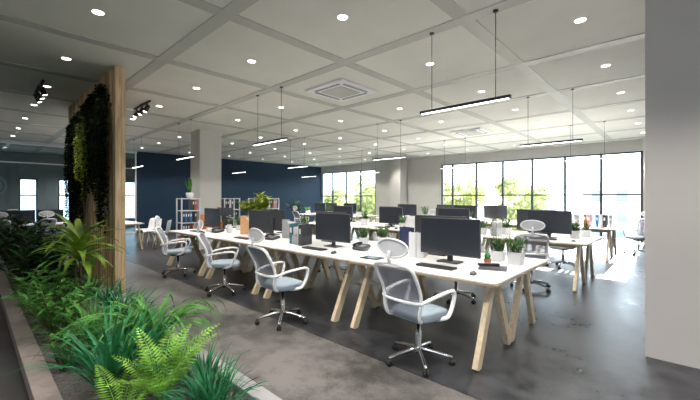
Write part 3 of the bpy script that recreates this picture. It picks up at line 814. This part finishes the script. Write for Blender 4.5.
# ---------------------------------------------------------------- lounge table and shell chairs at the left
def make_shell():
    r = thing('shell_chair', (0, 0, 0)); vs = []; nx, nz = 9, 10
    prof = [(.22, .44), (.2, .46), (.08, .45), (-.08, .44), (-.17, .455), (-.22, .52), (-.245, .62), (-.26, .72), (-.27, .8), (-.275, .84)]
    for i, (y, z) in enumerate(prof):
        for k in range(nx):
            t = -1 + 2 * k / (nx - 1); w = .225 - (.035 if i > 7 else 0) - (.02 if i == 0 else 0)
            vs.append((t * w, y + (.06 * t * t if i > 4 else 0), z + (.035 * t * t if i < 5 else 0) - (.03 * t ** 4 if i > 8 else 0)))
    me = MB().add(vs, [(i * nx + k, i * nx + k + 1, (i + 1) * nx + k + 1, (i + 1) * nx + k) for i in range(len(prof) - 1) for k in range(nx - 1)], 0, True).build('seat_shell', 'whiteplastic', r)
    so = me.modifiers.new('thickness', 'SOLIDIFY'); so.thickness = .012
    for sx in (-1, 1):
        for sy in (-1, 1): MB().tube([(sx * .12, sy * .12, .44), (sx * .21, sy * .2, 0)], [.016, .011], 8).build('leg', 'oak', r)
    return r
sh = Kind(make_shell)
tb = thing('meeting_table', (-12.45, 2.95, 0), 0, 'small white table on wooden legs seen right of the timber slat wall', 'table')
MB().rbox(0, 0, .75, 1.9, 1.1, .025, .03).build('tabletop', 'top', tb); MB().box(0, 0, .72, 1.7, .9, .035).build('apron', 'oak', tb)
for sx in (-1, 1):
    for sy in (-1, 1): MB().prism((sx * .8, sy * .42, .71), (sx * .9, sy * .5, 0), .05, .05).build('leg', 'oak', tb)
for x, y, a, lb in ((-12.0, 3.85, 178, 'white shell chair on wooden legs at the window side of the small white table'), (-12.7, 3.9, 185, 'white shell chair partly behind the timber wall at the small table'),
                    (-11.35, 3.9, 150, 'white shell chair standing off the right corner of the small table'), (-12.3, 2.0, 0, 'white shell chair on the near side of the small white table'), (-9.1, 4.7, 120, 'white shell chair by the left end of the nearest desks')):
    sh.put((x, y, 0), R(a), lb, 'chair', 'white shell chairs')
# far-left desks with monitors seen over the planter
for i, (yc, lb) in enumerate(((-.75, 'left'), (1.15, 'right'))):
    o = thing('office_desk', (-13.75, yc, 0), PI / 2, 'white desk with dark monitors far left beyond the planter, %s one' % lb, 'desk', 'far left desks')
    MB().rbox(0, 0, .735, 1.85, .8, .022, .02).build('tabletop', 'top', o); MB().rbox(0, 0, .715, 1.85, .8, .018, .02).build('wood_edge', 'ply', o)
    for sx in (-.8, .8):
        for a_, b_ in ((-.045, -.36), (.045, .36)): MB().prism((sx, a_, .71), (sx, b_, 0), .05, .08).build('leg', 'oak', o)
for i, y in enumerate((1.62, .98, .38, -.35, -1.1)):
    mon.put((-13.6, y, .746), R(90), 'small dark monitor seen over the planter far left, %s from the timber wall' % ORD[i], 'monitor', 'far left monitors', .82)
for i, (x, y, a) in enumerate(((-12.85, .55, 80), (-12.85, 1.35, 100), (-14.6, .9, -90), (-14.6, -.6, -90))):
    ch.put((x, y, 0), R(a), 'white mesh office chair at the far left desks, %s one along' % ORD[i], 'office chair', 'far left office chairs')

# ---------------------------------------------------------------- planter plants
rnd = random.Random(42)
def fern_mesh(rnd, n, L, lo=38, hi=72):
    s = MB()
    for i in range(n):
        az = 2 * PI * i / n + rnd.uniform(-.3, .3); e = R(rnd.uniform(lo, hi)); d = Vector((math.cos(az), math.sin(az), 0)); sd = Vector((-d.y, d.x, 0))
        Lf = L * rnd.uniform(.8, 1.1); seg = 24; p = Vector((0, 0, 0)); dr = rnd.uniform(.7, 1.3); path = [p.copy()]
        for k in range(seg):
            t = (k + 1) / seg; dv = d * math.cos(e) + Vector((0, 0, math.sin(e))); up = d * -math.sin(e) + Vector((0, 0, math.cos(e)))
            p = p + dv * (Lf / seg); e -= dr / seg * (t + .3); path.append(p.copy())
            if t > .12:
                pl = Lf * .24 * math.sin(min(1, (1.06 - t) * 1.25) * PI / 2) * min(1, t * 3.2)
                for q in (-1, 1):
                    for hf in (0,):
                        pp = p + dv * (hf * Lf / seg)
                        dd = sd * q + dv * .35 + up * rnd.uniform(-.12, .12); dd.normalize(); w = Lf / seg * .8
                        s.add([pp, pp + dd * pl * .45 + dv * w * .5, pp + dd * pl - up * pl * .12, pp + dd * pl * .45 - dv * w * .5], [(0, 1, 2, 3)], 0, False)
        s.tube(path[::5], .0025, 4)
    return s
SZ = .065
def plant(name, mb, m, x, y, label, stem=None, z=SZ, cat='plant', group='plants in the long planter', stemm='bark'):
    if stem is None:
        o = mb.build(name, m, loc=(x, y, z)); return tag(o, label, cat, group)
    r = thing(name, (x, y, z), 0, label, cat, group); mb.build('foliage', m, r); stem.build('stems', stemm, r); return r
# the bright ferns in front
plant('fern', fern_mesh(rnd, 12, .58, 58, 84), 'leaf_bright', -2.68, .92, 'bright light-green fern with large fronds at the front of the planter')
plant('fern', fern_mesh(rnd, 7, .42, 30, 60), 'leaf_bright', -2.66, .66, 'smaller bright fern low at the front left of the large fern')
# teal grasses
G = 'leaf_teal'
plant('grass_plant', strap_mesh(rnd, 130, .33, .013, (35, 88), (.5, 1.6), .15), G, -2.33, 1.12, 'short blue-green grass tuft against the pale curb at the front')
plant('grass_plant', strap_mesh(rnd, 80, .36, .015, (40, 88), (.5, 1.6), .1), G, -2.62, 1.2, 'blue-green grass tuft directly right of the bright fern')
plant('strap_leaf_plant', strap_mesh(rnd, 75, .72, .024, (58, 89), (.5, 1.9), .07), G, -3.02, .70, 'tall blue-green strap-leaved plant left of the bright fern')
plant('strap_leaf_plant', strap_mesh(rnd, 60, .62, .022, (55, 88), (.8, 2.1), .07), G, -3.3, .88, 'blue-green strap-leaved plant behind the tall one near the fern')
plant('strap_leaf_plant', strap_mesh(rnd, 36, .5, .022, (50, 88), (.7, 1.8), .07), G, -2.95, 1.02, 'dark strap-leaved plant tucked behind the bright fern')
plant('spider_plant', strap_mesh(rnd, 120, .95, .028, (66, 88), (2.4, 3.6), .07, seg=9), 'leaf_mid', -3.55, 1.16, 'arching green spider plant drooping beside the pale curb')
plant('strap_leaf_plant', strap_mesh(rnd, 70, .66, .024, (50, 88), (.8, 2.2), .07), 'leaf_mid', -3.95, .78, 'green strap-leaved plant left of the spider plant')
plant('strap_leaf_plant', strap_mesh(rnd, 60, .58, .022, (50, 88), (.8, 2.2), .07), G, -4.2, 1.15, 'blue-green strap-leaved plant behind the spider plant')
plant('strap_leaf_plant', strap_mesh(rnd, 60, .55, .022, (45, 88), (.8, 2.2), .07), G, -4.75, 1.2, 'blue-green strap-leaved plant before the end of the timber wall')
plant('strap_leaf_plant', strap_mesh(rnd, 42, .5, .024, (45, 88), (.8, 2.2), .07), G, -5.4, 1.2, 'strap-leaved plant at the foot of the timber wall end')
plant('strap_leaf_plant', strap_mesh(rnd, 40, .5, .026, (45, 88), (.8, 2.2), .07), 'leaf_mid', -6.1, 1.18, 'green strap-leaved plant below the hanging ivy')
# dracaena with broad yellow-green leaves
def dracaena(x, y, h, n, L, w, m, label):
    r = thing('dracaena', (x, y, SZ), 0, label, 'plant', 'plants in the long planter')
    MB().tube([(0, 0, 0), (.02, .01, h * .5), (0, 0, h)], [.016, .014, .011], 8, cr=3).build('stem', 'bark', r)
    s = MB()
    for i in range(n):
        az = i * 2.4 + rnd.uniform(-.2, .2); t = i / n
        s.blade((0, 0, h - .22 + .22 * t), az, R(15 + 50 * t + rnd.uniform(-8, 8)), L * rnd.uniform(.8, 1.1), w, rnd.uniform(1.3, 2.4) * (1.1 - t * .4), seg=7, fold=.3)
    s.build('leaves', m, r)
dracaena(-4.95, .84, .93, 34, .5, .075, 'leaf_yellow', 'tall dracaena with broad yellow-green arching leaves before the ivy wall')
dracaena(-5.9, .95, .85, 24, .45, .05, 'leaf_mid', 'green dracaena just behind the yellow-green one')
# bushes
def bush(x, y, h, stems, leaves, ll, lw, m, label, tilt=.75, lo=.15):
    a, b = bush_mesh(rnd, stems, h, .3, leaves, ll, lw, tilt, lo); plant('leafy_bush', a, m, x, y, label, b)
bush(-4.55, .62, .62, 22, 16, .13, .035, 'leaf_mid', 'mid-green narrow-leaved bush below the dracaena')
bush(-5.3, .62, .7, 22, 16, .14, .045, 'leaf_mid', 'mid-green bush left behind the dracaena')
bush(-6.4, .68, 1.0, 26, 20, .15, .055, 'leaf_dark', 'large dark-leaved bush over the left curb')
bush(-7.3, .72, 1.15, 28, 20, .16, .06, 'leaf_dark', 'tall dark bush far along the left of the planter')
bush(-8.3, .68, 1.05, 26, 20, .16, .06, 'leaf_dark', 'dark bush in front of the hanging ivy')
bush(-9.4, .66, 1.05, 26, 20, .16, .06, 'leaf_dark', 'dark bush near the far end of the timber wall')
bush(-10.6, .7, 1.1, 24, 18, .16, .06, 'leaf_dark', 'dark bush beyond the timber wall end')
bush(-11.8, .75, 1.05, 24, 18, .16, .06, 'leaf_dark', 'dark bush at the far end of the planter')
bush(-7.0, 1.05, .5, 20, 16, .12, .05, 'leaf_mid', 'low green bush against the slats under the ivy')
bush(-3.75, .55, .34, 16, 12, .09, .025, 'leaf_mid', 'small low green bush on the gravel by the left curb')
# hanging ivy on the timber wall: each trailing plant from its own wall pocket
def ivy(x, top, bot, spread, n, m, label):
    r = thing('hanging_ivy', (x, 1.47, top), 0, label, 'hanging plant', 'ivy hanging on the timber wall')
    MB().rbox(0, -.03, -.09, min(spread * .5, .25), .05, .06, .015).build('wall_pocket', 'darkcard', r)
    s = MB(); st_ = MB()
    for i in range(n):
        xx = rnd.uniform(-spread / 2, spread / 2); yy = rnd.uniform(-.12, -.03) - (.08 if m == 'leaf_lime' else 0); L = (top - bot) * rnd.uniform(.55, 1.0)
        ax = xx * .6; k = max(6, int(L / .045)); pts = []
        for q in range(k + 1):
            t = q / k; pts.append(Vector((ax + (xx - ax) * min(1, t * 3) + .015 * math.sin(q + i), yy - .03 * math.sin(t * 3), -L * t + .04 * (1 - t))))
        st_.tube(pts[::3] + [pts[-1]], .0025, 3)
        for pnt in pts:
            for _ in range(2):
                b = rnd.uniform(0, 2 * PI); s.leaf(pnt, Vector((math.cos(b), -abs(math.sin(b)) * .8, rnd.uniform(-.9, .3))), Vector((0, -1, .3)), rnd.uniform(.04, .065), rnd.uniform(.03, .045))
    s.build('foliage', m, r); st_.build('vines', 'bark', r)
ivs = [(-9.0, 2.9, .9, 'leaf_ivy'), (-8.6, 3.0, 1.0, 'leaf_ivy'), (-8.2, 3.05, .9, 'leaf_ivy'), (-7.8, 3.1, 1.4, 'leaf_ivy'), (-7.4, 3.12, 1.75, 'leaf_ivy'), (-7.0, 3.15, 1.5, 'leaf_ivy'), (-6.62, 3.2, .95, 'leaf_ivy')]
for i, (x, t_, b_, m) in enumerate(ivs):
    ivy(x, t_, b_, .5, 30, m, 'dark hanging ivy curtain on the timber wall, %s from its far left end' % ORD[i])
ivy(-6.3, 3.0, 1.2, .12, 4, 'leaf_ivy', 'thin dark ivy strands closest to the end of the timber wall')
ivy(-7.6, 2.72, 1.7, .26, 8, 'leaf_lime', 'yellow-green hanging ivy lit by the spotlight, left strand')
ivy(-7.25, 2.8, 1.4, .26, 8, 'leaf_lime', 'yellow-green hanging ivy lit by the spotlight, right strand')

# ring sign on the far left wall
r = thing('wall_ring', (-20.97, .62, 2.02), 0, 'large round white ring decoration on the far left wall', 'wall decoration')
for k, rr in enumerate((.42, .27)):
    MB().tube([(0, rr * math.cos(a), rr * math.sin(a)) for a in [2 * PI * q / 36 for q in range(36)]], .05, 8, closed=True).build('ring', 'whiteplastic', r)

# ---------------------------------------------------------------- outside
struct(MB().box(-5, 60, -6.1, 240, 88, .2), 'ground_outside', 'ground')
struct(MB().box(-60, 0, -6.1, 76, 120, .2), 'ground_outside', 'ground')
rnd = random.Random(77)
def tree(x, y, h, rad, label):
    r = thing('tree', (x, y, -6), 0, label, 'tree', 'trees outside the windows')
    MB().tube([(0, 0, 0), (.15, .1, h * .35), (0, 0, h * .7)], [.25, .18, .07], 8, cr=3).build('trunk', 'bark', r)
    s = MB()
    blobs = [(Vector((rnd.gauss(0, rad * .45), rnd.gauss(0, rad * .45), h * .62 + rnd.uniform(-.3, .35) * h * .8)), rad * rnd.uniform(.3, .5)) for _ in range(16)]
    for c_, q in blobs:
        for _ in range(230):
            d = Vector((rnd.gauss(0, 1), rnd.gauss(0, 1), rnd.gauss(0, 1))).normalized()
            s.leaf(c_ + d * q * rnd.uniform(.7, 1.05), Vector((rnd.gauss(0, 1), rnd.gauss(0, 1), rnd.gauss(0, .6) - .3)), d, .42, .26)
    s.build('crown', 'leaf_tree', r)
tree(-9.9, 30, 9.7, 2.3, 'bright green tree outside the right windows, right one')
tree(-16.2, 33, 9.6, 2.7, 'bright green tree outside the right windows, left one')
tree(-24.5, 29, 9.8, 2.8, 'green tree outside the left windows, right one')
tree(-32.5, 31, 9.0, 2.7, 'green tree outside the left windows, left one')
def building(x, y, w, d, h, label):
    r = thing('building', (x, y, -6), 0, label, 'building', 'distant buildings')
    MB().box(0, 0, h / 2, w, d, h).build('walls', 'facade', r)
    for i in range(int(w / 3)):
        for k in range(int(h / 3)): MB().box(-w / 2 + 1.8 + 3 * i, -d / 2 - .02, 1.8 + 3 * k, 1.3, .08, 1.6).build('window', 'facadeglass', r)
building(14, 62, 18, 12, 13, 'pale distant building outside the right windows, larger one')
building(-4, 70, 14, 10, 10, 'pale distant building outside behind the trees')

# ---------------------------------------------------------------- light
wd = bpy.data.worlds.new('sky'); S.world = wd; wd.use_nodes = True
bg = wd.node_tree.nodes['Background']; bg.inputs['Color'].default_value = (.74, .88, 1.0, 1); bg.inputs['Strength'].default_value = 2.7
def portal(x, y, z, sx, sz, rot):
    l = bpy.data.lights.new('window_portal', 'AREA'); l.shape = 'RECTANGLE'; l.size = sx; l.size_y = sz; l.cycles.is_portal = True
    o = bpy.data.objects.new('window_portal', l); C.objects.link(o); o.location = (x, y, z); o.rotation_euler = rot
portal(-2.94, Y1 + .3, 1.55, 10.9, 3.1, (-PI / 2, 0, 0))
portal(-14.7, Y1 + .3, 1.55, 4.4, 3.1, (-PI / 2, 0, 0))
portal(2.15, Y0 - .35, 1.55, 4.7, 1.5, (PI / 2, 0, 0))  # portal for the added fill window behind the camera
sl = bpy.data.lights.new('sun', 'SUN'); sl.energy = 16; sl.angle = R(.6); sl.color = (1, .95, .88)
so = bpy.data.objects.new('sun', sl); C.objects.link(so)
sd = Vector((.02, -math.cos(R(22)), -math.sin(R(22)))); so.rotation_euler = sd.to_track_quat('-Z', 'Y').to_euler()

cam = bpy.data.cameras.new('camera'); co = bpy.data.objects.new('camera', cam); C.objects.link(co)
cam.sensor_width = 36; cam.lens = FPX / 700 * 36; cam.clip_start = .05; cam.clip_end = 400
co.location = (0, 0, EYE); co.rotation_euler = (PI / 2, 0, math.atan2(RY, RX)); cam.shift_y = -2 / 700
S.camera = co
S.view_settings.view_transform = 'Standard'; S.view_settings.look = 'None'; S.view_settings.gamma = 1; S.view_settings.use_curve_mapping = False
S.view_settings.exposure = 1.65
try:
    S.cycles.use_denoising = True; S.cycles.use_light_tree = True; S.cycles.max_bounces = 8; S.cycles.diffuse_bounces = 5; S.cycles.transparent_max_bounces = 24
    S.cycles.sample_clamp_indirect = 6; S.cycles.blur_glossy = .5; S.cycles.caustics_reflective = False; S.cycles.caustics_refractive = False
except Exception: pass
